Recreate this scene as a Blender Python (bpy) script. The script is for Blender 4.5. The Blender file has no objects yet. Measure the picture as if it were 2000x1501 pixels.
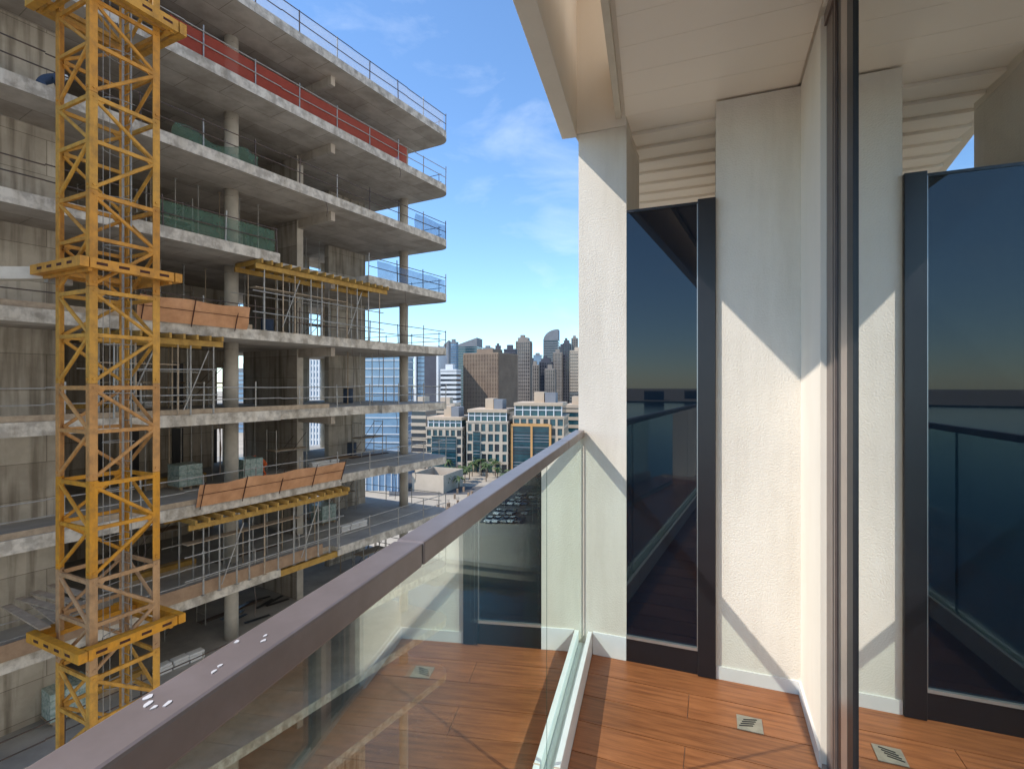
import bpy, math, random
from mathutils import Vector, Matrix
random.seed(7)
S = bpy.context.scene
COL = S.collection
R = math.radians
# ------------------------------------------------------------------ camera, world, sun, exposure
TH = R(21.5)
CZ = 1.45
FX, FY = -math.sin(TH), math.cos(TH)
RX, RY = math.cos(TH), math.sin(TH)
cam_d = bpy.data.cameras.new('camera'); cam = bpy.data.objects.new('camera', cam_d); COL.objects.link(cam)
cam.location = (0, 0, CZ); cam.rotation_euler = (R(90), 0, TH)
cam_d.sensor_width = 36; cam_d.lens = 18.0; cam_d.clip_start = 0.01; cam_d.clip_end = 9000
S.camera = cam
def at(x, y, d):                      # photograph pixel + depth -> world point
    l = (x-1000)/1000*d
    return Vector((FX*d+RX*l, FY*d+RY*l, CZ+(750-y)/1000*d))
SUN = Vector((1, .731, -1.249))       # direction the light travels
sd = bpy.data.lights.new('sun', 'SUN'); sun = bpy.data.objects.new('sun', sd); COL.objects.link(sun)
sd.energy = 3.2; sd.angle = R(.53); sd.color = (1, .945, .87)
sun.rotation_euler = SUN.to_track_quat('-Z', 'Y').to_euler(); sun.location = (-30, -30, 60)
W = bpy.data.worlds.new('World'); S.world = W; W.use_nodes = True
nt = W.node_tree; nt.nodes.clear()
sky = nt.nodes.new('ShaderNodeTexSky'); sky.sky_type = 'NISHITA'; sky.sun_disc = False
sky.sun_elevation = R(45.2); sky.sun_rotation = R(233.8); sky.air_density = 1.0; sky.dust_density = .12; sky.ozone_density = 3.0
tc = nt.nodes.new('ShaderNodeTexCoord'); mp = nt.nodes.new('ShaderNodeMapping'); mp.inputs['Scale'].default_value = (1.6, 1.6, 4.2)
mp.inputs['Rotation'].default_value = (.1, .35, 1.1)
nz = nt.nodes.new('ShaderNodeTexNoise'); nz.inputs['Scale'].default_value = 2.3; nz.inputs['Detail'].default_value = 7; nz.inputs['Roughness'].default_value = .58
nz.inputs['Distortion'].default_value = .5
rp = nt.nodes.new('ShaderNodeValToRGB'); rp.color_ramp.elements[0].position = .55; rp.color_ramp.elements[1].position = 1.0
rp.color_ramp.elements[1].color = (.42, .42, .42, 1)
mx = nt.nodes.new('ShaderNodeMix'); mx.data_type = 'RGBA'; mx.inputs[7].default_value = (5.6, 6.0, 6.5, 1)
bg = nt.nodes.new('ShaderNodeBackground'); bg.inputs['Strength'].default_value = .15
wo = nt.nodes.new('ShaderNodeOutputWorld')
L = nt.links.new
L(tc.outputs['Generated'], mp.inputs['Vector']); L(mp.outputs['Vector'], nz.inputs['Vector']); L(nz.outputs['Fac'], rp.inputs['Fac'])
L(rp.outputs['Color'], mx.inputs[0]); tn = nt.nodes.new('ShaderNodeMix'); tn.data_type = 'RGBA'; tn.blend_type = 'MULTIPLY'; tn.inputs[0].default_value = 1; tn.inputs[7].default_value = (.90, 1.06, 1.17, 1)
L(sky.outputs['Color'], tn.inputs[6]); L(tn.outputs[2], mx.inputs[6]); L(mx.outputs[2], bg.inputs['Color']); L(bg.outputs[0], wo.inputs['Surface'])
S.view_settings.view_transform = 'Standard'; S.view_settings.look = 'None'; S.view_settings.gamma = 1
S.view_settings.exposure = 0.70
S.render.engine = 'CYCLES'
try:
    S.cycles.max_bounces = 14; S.cycles.diffuse_bounces = 8; S.cycles.transparent_max_bounces = 24; S.cycles.glossy_bounces = 6
except Exception: pass

# ------------------------------------------------------------------ materials
def mat(name, c1, c2=None, rough=.7, metal=0, scale=6, bump=0, bscale=60, bdist=.003, spec=.5, coord='pos', detail=4, rand=0, stretch=None, lo=.35, hi=.65):
    m = bpy.data.materials.new(name); m.use_nodes = True
    n = m.node_tree; b = n.nodes['Principled BSDF']; k = n.links.new
    b.inputs['Roughness'].default_value = rough; b.inputs['Metallic'].default_value = metal
    b.inputs['Specular IOR Level'].default_value = spec
    geo = n.nodes.new('ShaderNodeNewGeometry'); src = geo.outputs['Position']
    if coord == 'obj':
        t = n.nodes.new('ShaderNodeTexCoord'); src = t.outputs['Object']
    if stretch:
        q = n.nodes.new('ShaderNodeMapping'); q.inputs['Scale'].default_value = stretch; k(src, q.inputs['Vector']); src2 = q.outputs['Vector']
    else: src2 = src
    if c2 is None: c2 = tuple(x*.86 for x in c1)
    t = n.nodes.new('ShaderNodeTexNoise'); t.inputs['Scale'].default_value = scale; t.inputs['Detail'].default_value = detail; t.inputs['Roughness'].default_value = .62
    k(src2, t.inputs['Vector'])
    r = n.nodes.new('ShaderNodeValToRGB'); r.color_ramp.elements[0].position = lo; r.color_ramp.elements[1].position = hi
    r.color_ramp.elements[0].color = (*c1, 1); r.color_ramp.elements[1].color = (*c2, 1)
    k(t.outputs['Fac'], r.inputs['Fac']); out = r.outputs['Color']
    if rand:
        oi = n.nodes.new('ShaderNodeObjectInfo'); mr = n.nodes.new('ShaderNodeMapRange')
        mr.inputs['To Min'].default_value = 1-rand; mr.inputs['To Max'].default_value = 1+rand; k(oi.outputs['Random'], mr.inputs['Value'])
        mm = n.nodes.new('ShaderNodeVectorMath'); mm.operation = 'SCALE'; k(out, mm.inputs[0]); k(mr.outputs['Result'], mm.inputs['Scale']); out = mm.outputs['Vector']
    k(out, b.inputs['Base Color'])
    if bump:
        t2 = n.nodes.new('ShaderNodeTexNoise'); t2.inputs['Scale'].default_value = bscale; t2.inputs['Detail'].default_value = 3; k(src, t2.inputs['Vector'])
        bp = n.nodes.new('ShaderNodeBump'); bp.inputs['Strength'].default_value = bump; bp.inputs['Distance'].default_value = bdist
        k(t2.outputs['Fac'], bp.inputs['Height']); k(bp.outputs['Normal'], b.inputs['Normal'])
    return m
def glassmat(name, tint, refl, gain, gcol=(1, 1, 1), rough=0.0, ior=1.5):
    m = bpy.data.materials.new(name); m.use_nodes = True; n = m.node_tree; n.nodes.clear(); k = n.links.new
    o = n.nodes.new('ShaderNodeOutputMaterial'); tr = n.nodes.new('ShaderNodeBsdfTransparent'); tr.inputs['Color'].default_value = (*tint, 1)
    g = n.nodes.new('ShaderNodeBsdfGlossy'); g.inputs['Roughness'].default_value = rough; g.inputs['Color'].default_value = (*gcol, 1)
    ge = n.nodes.new('ShaderNodeNewGeometry'); dt = n.nodes.new('ShaderNodeVectorMath'); dt.operation = 'DOT_PRODUCT'; k(ge.outputs['Normal'], dt.inputs[0]); k(ge.outputs['Incoming'], dt.inputs[1])
    ab = n.nodes.new('ShaderNodeMath'); ab.operation = 'ABSOLUTE'; k(dt.outputs['Value'], ab.inputs[0])
    sb = n.nodes.new('ShaderNodeMath'); sb.operation = 'SUBTRACT'; sb.inputs[0].default_value = 1; k(ab.outputs[0], sb.inputs[1])
    f = n.nodes.new('ShaderNodeMath'); f.operation = 'POWER'; f.inputs[1].default_value = 4.5; k(sb.outputs[0], f.inputs[0])
    ma = n.nodes.new('ShaderNodeMath'); ma.operation = 'MULTIPLY_ADD'; ma.inputs[1].default_value = gain; ma.inputs[2].default_value = refl; ma.use_clamp = True
    k(f.outputs[0], ma.inputs[0]); ms = n.nodes.new('ShaderNodeMixShader'); k(ma.outputs[0], ms.inputs[0]); k(tr.outputs[0], ms.inputs[1]); k(g.outputs[0], ms.inputs[2]); k(ms.outputs[0], o.inputs['Surface'])
    return m
def netmat(name, col, alpha):
    m = bpy.data.materials.new(name); m.use_nodes = True; n = m.node_tree; b = n.nodes['Principled BSDF']; k = n.links.new
    b.inputs['Base Color'].default_value = (*col, 1); b.inputs['Roughness'].default_value = .8
    o = n.nodes['Material Output']; tr = n.nodes.new('ShaderNodeBsdfTransparent'); tl = n.nodes.new('ShaderNodeBsdfTranslucent'); tl.inputs['Color'].default_value = (*col, 1)
    t = n.nodes.new('ShaderNodeTexNoise'); t.inputs['Scale'].default_value = 3; g = n.nodes.new('ShaderNodeNewGeometry'); k(g.outputs['Position'], t.inputs['Vector'])
    mr = n.nodes.new('ShaderNodeMapRange'); mr.inputs['From Min'].default_value = .3; mr.inputs['From Max'].default_value = .7
    mr.inputs['To Min'].default_value = max(0, alpha-.05); mr.inputs['To Max'].default_value = min(1, alpha+.05); k(t.outputs['Fac'], mr.inputs['Value'])
    m1 = n.nodes.new('ShaderNodeMixShader'); m1.inputs[0].default_value = .45; k(b.outputs[0], m1.inputs[1]); k(tl.outputs[0], m1.inputs[2])
    m2 = n.nodes.new('ShaderNodeMixShader'); k(mr.outputs['Result'], m2.inputs[0]); k(tr.outputs[0], m2.inputs[1]); k(m1.outputs[0], m2.inputs[2]); k(m2.outputs[0], o.inputs['Surface'])
    return m
M = {}
M['stucco'] = mat('stucco', (.74, .675, .585), (.66, .60, .515), .9, scale=1.1, detail=8, bump=.62, bscale=130, bdist=.0042)
M['smooth_wall'] = mat('painted_wall', (.76, .68, .575), (.72, .645, .54), .85, scale=1.2, bump=.08, bscale=90)
M['ceiling'] = mat('ceiling_plank', (.86, .765, .65), (.84, .745, .63), .6, scale=2)
M['white_metal'] = mat('white_metal', (.76, .77, .77), (.70, .71, .71), .45, scale=5)
M['skirting'] = mat('skirting', (.70, .68, .645), (.66, .64, .605), .4, scale=5)
M['trim'] = mat('cream_trim', (.62, .54, .42), (.56, .48, .37), .5, scale=8)
M['rail'] = mat('rail_paint', (.255, .205, .19), (.225, .18, .165), .38, metal=.3, scale=14, rand=.02)
M['bronze'] = mat('bronze_frame', (.20, .155, .135), (.17, .13, .115), .35, metal=.4, scale=14)
M['bronze_light'] = mat('bronze_light', (.42, .35, .30), (.38, .31, .27), .3, metal=.6, scale=14)
M['black'] = mat('black_gasket', (.012, .012, .014), rough=.4)
M['panel_frame'] = mat('panel_frame', (.013, .012, .015), (.011, .010, .013), .32, scale=12)
M['alu'] = mat('aluminium', (.55, .55, .54), rough=.35, metal=.8)
M['drain'] = mat('drain_steel', (.42, .38, .31), (.33, .30, .25), .45, metal=.5, scale=30)
M['ledge'] = mat('ledge_render', (.52, .48, .38), (.43, .39, .30), .9, scale=4, bump=.3, bscale=60)
M['spot'] = mat('dropping', (.55, .53, .53), rough=.8)
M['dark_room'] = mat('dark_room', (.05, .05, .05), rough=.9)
M['glass'] = glassmat('balustrade_glass', (.89, .96, .93), .105, 2.1, (.95, 1, .97))
M['glass_edge'] = mat('glass_edge', (.02, .07, .055), rough=.2)
M['door_glass'] = glassmat('door_glass', (.25, .33, .35), .68, .5, (.95, .98, .98))
m = mat('panel_glass', (.0018, .0062, .0135), (.0018, .0056, .012), .015, scale=1, spec=.55); m.node_tree.nodes['Principled BSDF'].inputs['IOR'].default_value = 1.5; M['panel_glass'] = m
# wood tiles: grain runs along X
m = mat('wood_tile', (.37, .135, .052), (.15, .046, .017), .36, scale=4, stretch=(1.0, 13, 1), rand=.14, detail=9, lo=.36, hi=.76, spec=.4); M['wood'] = m
M['grout'] = mat('grout', (.58, .44, .34), rough=.9)
# concrete with formwork joints
def concrete(name, c1, c2, joint=None, streak=False):
    m = mat(name, c1, c2, .92, scale=.9, bump=.3, bscale=14, bdist=.01, detail=9, lo=.36, hi=.62)
    n = m.node_tree; b = n.nodes['Principled BSDF']; k = n.links.new
    src = b.inputs['Base Color'].links[0].from_socket
    t = n.nodes.new('ShaderNodeTexCoord')
    if streak:
        mp = n.nodes.new('ShaderNodeMapping'); mp.inputs['Scale'].default_value = (2.2, 2.2, .16); k(t.outputs['Object'], mp.inputs['Vector'])
        z = n.nodes.new('ShaderNodeTexNoise'); z.inputs['Scale'].default_value = 1.6; z.inputs['Detail'].default_value = 6; k(mp.outputs['Vector'], z.inputs['Vector'])
        r = n.nodes.new('ShaderNodeValToRGB'); r.color_ramp.elements[0].position = .34; r.color_ramp.elements[0].color = (.38, .35, .31, 1); r.color_ramp.elements[1].position = .52; r.color_ramp.elements[1].color = (1, 1, 1, 1)
        k(z.outputs['Fac'], r.inputs['Fac'])
        q = n.nodes.new('ShaderNodeMix'); q.data_type = 'RGBA'; q.blend_type = 'MULTIPLY'; q.inputs[0].default_value = .75; k(src, q.inputs[6]); k(r.outputs['Color'], q.inputs[7]); src = q.outputs[2]
    if joint:
        br = n.nodes.new('ShaderNodeTexBrick'); br.inputs['Scale'].default_value = 1; br.inputs['Mortar Size'].default_value = .012
        br.inputs['Brick Width'].default_value = joint[0]; br.inputs['Row Height'].default_value = joint[1]
        br.inputs['Color1'].default_value = (1, 1, 1, 1); br.inputs['Color2'].default_value = (.66, .64, .62, 1); br.inputs['Mortar'].default_value = (.3, .28, .25, 1)
        if joint[2]:
            mp = n.nodes.new('ShaderNodeMapping'); mp.inputs['Rotation'].default_value = joint[2]; k(t.outputs['Object'], mp.inputs['Vector']); k(mp.outputs['Vector'], br.inputs['Vector'])
        else: k(t.outputs['Object'], br.inputs['Vector'])
        q = n.nodes.new('ShaderNodeMix'); q.data_type = 'RGBA'; q.blend_type = 'MULTIPLY'; q.inputs[0].default_value = .8; k(src, q.inputs[6]); k(br.outputs['Color'], q.inputs[7]); src = q.outputs[2]
    k(src, b.inputs['Base Color'])
    return m
M['slab'] = concrete('slab_concrete', (.56, .495, .42), (.40, .345, .285), (2.4, 1.2, None))
M['slab_edge'] = mat('slab_edge_concrete', (.62, .57, .49), (.37, .335, .285), .9, scale=2.6, detail=10, bump=.3, bscale=9, bdist=.02, lo=.42, hi=.6)
M['slab_top'] = mat('slab_top', (.38, .36, .33), (.27, .26, .24), .9, scale=.8, detail=8)
M['col'] = mat('column_concrete', (.57, .52, .44), (.44, .395, .33), .85, scale=1.4, detail=8, bump=.2, bscale=8, bdist=.01)
M['cwall'] = concrete('wall_concrete', (.60, .54, .445), (.45, .40, .325), (2.7, 1.25, (R(90), 0, 0)), True)
M['cwall2'] = concrete('shear_wall_concrete', (.53, .47, .395), (.41, .36, .30), (1.2, 3.2, (R(90), 0, R(90))), True)
for nm, c in {'yel': (.58, .30, .045), 'org': (.57, .265, .035), 'fad': (.52, .265, .085), 'sat': (.60, .27, .015), 'gry': (.46, .275, .135)}.items():
    M[nm] = mat('crane_paint_'+nm, c, tuple(x*.5+.02 for x in c), .62, scale=4.5, detail=12, lo=.45, hi=.78, bump=.2, bscale=40, bdist=.004)
M['rust'] = mat('rust_slot', (.06, .02, .012), rough=.9)
M['galv'] = mat('galvanised_tube', (.42, .41, .38), (.30, .28, .25), .5, metal=.4, scale=5)
M['darksteel'] = mat('dark_steel', (.055, .045, .042), (.10, .06, .04), .6, scale=4)
M['timber'] = mat('formwork_timber', (.46, .275, .06), (.33, .19, .045), .8, scale=4)
M['plank'] = mat('scaffold_plank', (.42, .33, .23), (.30, .23, .16), .85, scale=5)
M['ply'] = mat('plywood', (.36, .24, .15), (.28, .18, .11), .8, scale=3)
M['net_orange'] = mat('orange_sheet', (.60, .32, .165), (.46, .23, .115), .85, scale=2.2, detail=8)
M['net_red'] = netmat('red_mesh', (.50, .085, .05), .85)
M['net_green'] = netmat('green_mesh', (.13, .24, .17), .62)
M['net_blue'] = netmat('blue_mesh', (.12, .25, .48), .55)
M['net_grey'] = netmat('grey_mesh', (.50, .53, .60), .50)
M['wrap'] = mat('shrink_wrap', (.50, .58, .55), (.25, .36, .33), .25, scale=9)
M['hivis'] = mat('orange_vest', (.75, .14, .03), rough=.8); M['skin'] = mat('skin', (.30, .17, .10), rough=.6)
M['bluework'] = mat('blue_overall', (.06, .09, .15), rough=.9); M['helmet'] = mat('helmet_white', (.75, .75, .73), rough=.3); M['boot'] = mat('boot', (.03, .025, .02), rough=.8)
# city
M['sand'] = mat('sand_ground', (.46, .38, .28), (.33, .28, .21), .95, scale=.06, detail=10, bump=.3, bscale=.6, bdist=.3)
M['asphalt'] = mat('asphalt', (.11, .105, .10), (.085, .08, .078), .9, scale=.3)
M['paving'] = mat('paving', (.42, .36, .28), (.34, .29, .23), .9, scale=.3)
M['linepaint'] = mat('line_paint', (.7, .7, .68), rough=.8)
M['cream'] = mat('cream_cladding', (.55, .42, .295), (.50, .38, .265), .8, scale=.2)
M['cream2'] = mat('pale_cladding', (.53, .43, .325), (.47, .38, .285), .8, scale=.2)
M['orangeclad'] = mat('orange_cladding', (.62, .33, .12), (.56, .29, .10), .8, scale=.2)
M['teal'] = mat('teal_glazing', (.012, .05, .065), (.02, .085, .10), .12, scale=.35, spec=.9)
M['darkglass'] = mat('dark_glazing', (.018, .022, .03), (.035, .042, .055), .15, scale=.15, spec=.8)
M['blueglass'] = mat('blue_glazing', (.12, .22, .34), (.20, .32, .44), .12, scale=.08, spec=.9)
M['greyclad'] = mat('grey_cladding', (.22, .225, .24), (.18, .185, .195), .8, scale=.1)
M['whiteclad'] = mat('white_cladding', (.70, .70, .69), (.63, .63, .62), .8, scale=.1)
M['brownclad'] = mat('brown_cladding', (.25, .18, .125), (.20, .14, .10), .85, scale=.1)
M['taupe'] = mat('taupe_cladding', (.29, .245, .205), (.23, .195, .165), .85, scale=.1)
M['darkclad'] = mat('dark_cladding', (.085, .085, .10), (.065, .065, .08), .8, scale=.1)
M['leaf'] = mat('palm_leaf', (.05, .09, .025), (.08, .11, .03), .7, scale=2); M['trunk'] = mat('palm_trunk', (.16, .11, .07), rough=.9, scale=3)
M['tyre'] = mat('tyre', (.02, .02, .02), rough=.8); M['autoglass'] = mat('car_glass', (.015, .018, .02), rough=.08, spec=.8)
for i, c in enumerate([(.7, .7, .7), (.62, .6, .56), (.05, .05, .055), (.28, .29, .3), (.35, .05, .04), (.1, .14, .25)]):
    M['car%d' % i] = mat('car_paint_%d' % i, c, rough=.25, spec=.6)
M['red'] = mat('red_fabric', (.6, .05, .03), rough=.8)
m = mat('canal_water', (.012, .03, .032), (.015, .036, .038), .06, scale=.02, bump=.35, bscale=.35, bdist=.35, spec=.5); M['water'] = m

def grime(m, sc, amt, lo=.36, hi=.56):
    n = m.node_tree; b = n.nodes['Principled BSDF']; k = n.links.new; src = b.inputs['Base Color'].links[0].from_socket
    g = n.nodes.new('ShaderNodeNewGeometry'); mp = n.nodes.new('ShaderNodeMapping'); mp.inputs['Scale'].default_value = sc; k(g.outputs['Position'], mp.inputs['Vector'])
    z = n.nodes.new('ShaderNodeTexNoise'); z.inputs['Scale'].default_value = 1; z.inputs['Detail'].default_value = 9; z.inputs['Roughness'].default_value = .65; k(mp.outputs['Vector'], z.inputs['Vector'])
    r = n.nodes.new('ShaderNodeValToRGB'); r.color_ramp.elements[0].position = lo; r.color_ramp.elements[0].color = (.62, .58, .52, 1); r.color_ramp.elements[1].position = hi; r.color_ramp.elements[1].color = (1, 1, 1, 1); k(z.outputs['Fac'], r.inputs['Fac'])
    q = n.nodes.new('ShaderNodeMix'); q.data_type = 'RGBA'; q.blend_type = 'MULTIPLY'; q.inputs[0].default_value = amt; k(src, q.inputs[6]); k(r.outputs['Color'], q.inputs[7]); k(q.outputs[2], b.inputs['Base Color'])
grime(M['stucco'], (5, 5, .7), .28); grime(M['smooth_wall'], (3, 3, .8), .15); grime(M['wood'], (3, 3, 1), .35, .4, .6); grime(M['rail'], (9, 9, 9), .4, .4, .62); grime(M['slab_edge'], (2.5, 2.5, .5), .6)
for q_ in ('yel', 'org', 'fad', 'sat', 'gry'): grime(M[q_], (2.5, 2.5, .8), .55, .38, .55)

# ------------------------------------------------------------------ mesh helpers
class MB:
    def __init__(s): s.v = []; s.f = []; s.m = []
    def hexa(s, p, mi=0):
        b = len(s.v); s.v += [tuple(q) for q in p]
        s.f += [tuple(b+i for i in q) for q in ((0, 3, 2, 1), (4, 5, 6, 7), (0, 1, 5, 4), (1, 2, 6, 5), (2, 3, 7, 6), (3, 0, 4, 7))]; s.m += [mi]*6; return s
    def box(s, x0, x1, y0, y1, z0, z1, mi=0):
        return s.hexa([(x0, y0, z0), (x1, y0, z0), (x1, y1, z0), (x0, y1, z0), (x0, y0, z1), (x1, y0, z1), (x1, y1, z1), (x0, y1, z1)], mi)
    def beam(s, a, b, w, h=None, mi=0, up=(0, 0, 1)):
        a, b = Vector(a), Vector(b); h = h or w; d = (b-a).normalized(); u = Vector(up)
        if abs(d.dot(u)) > .98: u = Vector((0, 1, 0))
        r = d.cross(u).normalized(); u = r.cross(d).normalized(); r *= w/2; u *= h/2
        return s.hexa([a-r-u, a+r-u, b+r-u, b-r-u, a-r+u, a+r+u, b+r+u, b-r+u], mi)
    def tube(s, a, b, r, n=8, r2=None, mi=0):
        a, b = Vector(a), Vector(b); r2 = r if r2 is None else r2; d = (b-a).normalized()
        u = Vector((0, 0, 1)) if abs(d.z) < .95 else Vector((1, 0, 0)); x = d.cross(u).normalized(); y = d.cross(x)
        k = len(s.v)
        for i in range(n):
            t = 2*math.pi*i/n; o = x*math.cos(t)+y*math.sin(t); s.v.append(tuple(a+o*r)); s.v.append(tuple(b+o*r2))
        for i in range(n):
            j = (i+1) % n; s.f.append((k+2*i, k+2*i+1, k+2*j+1, k+2*j)); s.m.append(mi)
        s.f.append(tuple(k+2*i for i in range(n))); s.f.append(tuple(k+2*i+1 for i in reversed(range(n)))); s.m += [mi, mi]; return s
    def prism(s, poly, z0, z1, mi=0, mtop=None):
        k = len(s.v); n = len(poly)
        s.v += [(x, y, z0) for x, y in poly]+[(x, y, z1) for x, y in poly]
        s.f.append(tuple(k+i for i in reversed(range(n)))); s.m.append(mi if mtop is None else mtop[0])
        s.f.append(tuple(k+n+i for i in range(n))); s.m.append(mi if mtop is None else mtop[1])
        for i in range(n):
            j = (i+1) % n; s.f.append((k+i, k+j, k+n+j, k+n+i)); s.m.append(mi)
        return s
    def grid(s, fn, nu, nv, mi=0):
        k = len(s.v)
        for i in range(nu+1):
            for j in range(nv+1): s.v.append(tuple(fn(i/nu, j/nv)))
        for i in range(nu):
            for j in range(nv):
                a = k+i*(nv+1)+j; s.f.append((a, a+nv+1, a+nv+2, a+1)); s.m.append(mi)
        return s
    def mesh(s, name, mats):
        me = bpy.data.meshes.new(name); me.from_pydata(s.v, [], s.f); me.update()
        for q in (mats if isinstance(mats, (list, tuple)) else [mats]): me.materials.append(M[q])
        if any(s.m):
            for p, i in zip(me.polygons, s.m): p.material_index = i
        return me
    def build(s, name, mats, parent=None, bevel=0, smooth=False):
        o = link(name, s.mesh(name, mats), parent)
        if smooth:
            for p in o.data.polygons: p.use_smooth = len(p.vertices) == 4
        if bevel:
            b = o.modifiers.new('bevel', 'BEVEL'); b.width = bevel; b.segments = 2; b.limit_method = 'ANGLE'
        return o
def link(name, data, parent=None, loc=None, rz=None):
    o = bpy.data.objects.new(name, data); COL.objects.link(o)
    if parent: o.parent = parent
    if loc is not None: o.location = loc
    if rz is not None: o.rotation_euler = (0, 0, rz)
    return o
def tag(o, label, cat, group=None, kind=None):
    if label: o['label'] = label
    if cat: o['category'] = cat
    if group: o['group'] = group
    if kind: o['kind'] = kind
    return o
def thing(name, label, cat, loc=(0, 0, 0), rz=0, group=None):
    return tag(link(name, None, None, loc, rz), label, cat, group)
def struct(o): o['kind'] = 'structure'; return o

# ------------------------------------------------------------------ ground, water
GZ = -38.0
bay = [(-2600, -40), (-60, -40), (-26, -30), (-13.5, -20), (-12.4, 20), (-14, 31), (-40, 36), (-400, 40), (-400, 96), (-90, 99), (-38, 103), (-15, 106), (30, 101), (90, 98), (2600, 90), (2600, 5200), (-2600, 5200)]
w = MB().prism([(-5200, -5200), (5200, -5200), (5200, 5200), (-5200, 5200)], -45, -40.6).build('water', 'water'); struct(w)
g = MB().prism(bay, -44, GZ).build('ground', 'sand'); struct(g)
far = MB().prism([(-5000, -5000), (5000, -5000), (5000, -1500), (1500, -1250), (300, -1300), (-900, -1150), (-5000, -1400)], -44, -38).build('far_shore', 'sand'); struct(far)
q = MB()
qp = [(-400, 96), (-90, 99), (-38, 103), (-15, 106), (30, 101), (90, 98)]
for a, b in zip(qp, qp[1:]): q.beam((*a, GZ+.1), (*b, GZ+.1), 1.2, .9)
struct(q.build('quay_kerb', 'paving'))
def patch(name, pts, z, m): return struct(MB().prism([tuple(at(x, y, (CZ-GZ)*1000/(y-750)).xy) for x, y in pts], GZ-.3, GZ+z).build(name, m))
patch('promenade', [(700, 1040), (900, 1041), (1120, 1052), (1200, 1050), (1200, 1034), (1060, 1026), (905, 1022), (700, 1022)], .012, 'paving')
patch('parking_lot', [(936, 1020), (1200, 1026), (1200, 962), (990, 964)], .016, 'asphalt')
patch('street', [(760, 952), (1200, 944), (1200, 958), (760, 968)], .008, 'asphalt')
patch('pavement', [(760, 924), (1200, 918), (1200, 943), (760, 951)], .13, 'paving')

# ------------------------------------------------------------------ own balcony
ZC = 2.86
BL = R(6.44)                                 # balustrade is skewed 6.44 degrees to the walls
def bl(l, r, z=0): return Vector((-math.sin(BL)*l+math.cos(BL)*r, math.cos(BL)*l+math.sin(BL)*r, z))
YW = 2.73; XD = .392
def blpoly(l0, l1, r0, r1): return [tuple(bl(l, r).xy) for l, r in ((l0, r0), (l0, r1), (l1, r1), (l1, r0))]
fl = thing('balcony_floor', 'balcony floor of reddish wood-look plank tiles', 'floor')
MB().prism([tuple(bl(-3, -.30).xy), (.70, -3), (.70, 2.72), (-.6, 2.72), tuple(bl(2.6, -.30).xy)], -.25, -.006).build('screed', 'grout', fl)
tw = .188; row = 0
def bx_at(y): return (-.30-y*math.sin(BL))/math.cos(BL)+.001       # inner channel face as X(Y)
y1 = YW-.002
while y1 > -2.6:
    y0 = y1-tw+.0042
    joints = [-.107] if row % 2 else [.49]
    xs0 = [max(bx_at(y0), bx_at(y1))-.16, *joints, .66]
    for a, b in zip(xs0, xs0[1:]):
        x0 = a+.0015; x1 = b-.0015
        if x1 > x0+.02:
            mb = MB(); xa0 = max(x0, bx_at(y0)) ; xa1 = max(x0, bx_at(y1))
            mb.prism([(xa0, y0), (x1, y0), (x1, y1), (xa1, y1)], -.006, .0).build('tile', 'wood', fl)
    y1 -= tw; row += 1
dr = thing('floor_drain', 'small square slotted metal floor drain set in the wood-look tiles', 'drain', (.143, 2.405, 0))
MB().box(-.05, .05, -.05, .05, .0005, .004).build('plate', 'drain', dr)
for i in range(4):
    MB().beam((-.03+.006*i-.012, -.028+.016*i, .0045), (.012+.006*i, .0-.012+.016*i, .0045), .006, .002).build('slot', 'black', dr)
# walls
pier = thing('stucco_pier', 'rough stucco pier the balustrade runs into beside the dark glass panel', 'pier', (-.556, YW, 0))
MB().box(-.1295, .1284, 0, .5, 0, 2.81).build('shaft', 'stucco', pier)
MB().prism([(-.05, -.008), (.1284, -.008), (.1284, .0), (-.05, .0)], 0, .12).build('skirting', 'white_metal', pier)
MB().box(-.152, .1284, -.006, .5, 2.812, 4.2).build('head', 'smooth_wall', pier)
ew = thing('end_wall', 'cream rendered end wall between the dark panel and the door jamb', 'wall', (.2, YW, 0))
MB().box(-.19, .6, 0, 2.6, 0, ZC-.012).build('render', 'stucco', ew)
MB().box(-.189, .18, -.01, 0, 0, .062).build('skirting', 'skirting', ew)
jw = thing('jamb_wall', 'narrow smooth cream return wall beside the sliding door frame', 'wall', (.38, 2.48, 0))
MB().box(0, .25, -.24, .25, 0, ZC-.012).build('render', 'smooth_wall', jw)
MB().box(-.01, 0, -.245, .239, 0, .062).build('skirting', 'skirting', jw)
MB().box(-.004, .03, -.25, -.2405, 0, ZC-.05).build('edge_bead', 'smooth_wall', jw)
rb = tag(MB().box(-.5, .1, 5.2, 5.4, 0, 3.0).build('recess_wall', 'smooth_wall'), 'plain wall at the back of the recess behind the dark panel', 'wall')
# ceiling
ce = thing('plank_ceiling', 'cream planked balcony ceiling with shadow gaps', 'ceiling', (0, 0, ZC))
y1 = 5.18
def tx(y): return (-.153-y*math.sin(BL))/math.cos(BL)
while y1 > -2.2:
    y0 = y1-.1868
    if y0 > 2.74:
        xa, xb = tx(y0)+.03, .372
        MB().hexa([(xa, y0, -.017), (xb, y0, -.017), (xb, y1+.0015, 0), (xa, y1+.0015, 0), (xa, y0, .0055), (xb, y0, .0055), (xb, y1+.002, .0055), (xa, y1+.002, .0055)]).build('plank', 'ceiling', ce)
    else: MB().prism([(tx(y0)+.03, y0), (.372, y0), (.372, y1), (tx(y1)+.03, y1)], 0, .0055).build('plank', 'ceiling', ce)
    y1 -= .1885
MB().prism([(tx(-2.2)-.02, -2.25), (.9, -2.25), (.9, 5.3), (tx(5.3)-.02, 5.3)], .0056, .32).build('backing', 'smooth_wall', ce)
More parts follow.
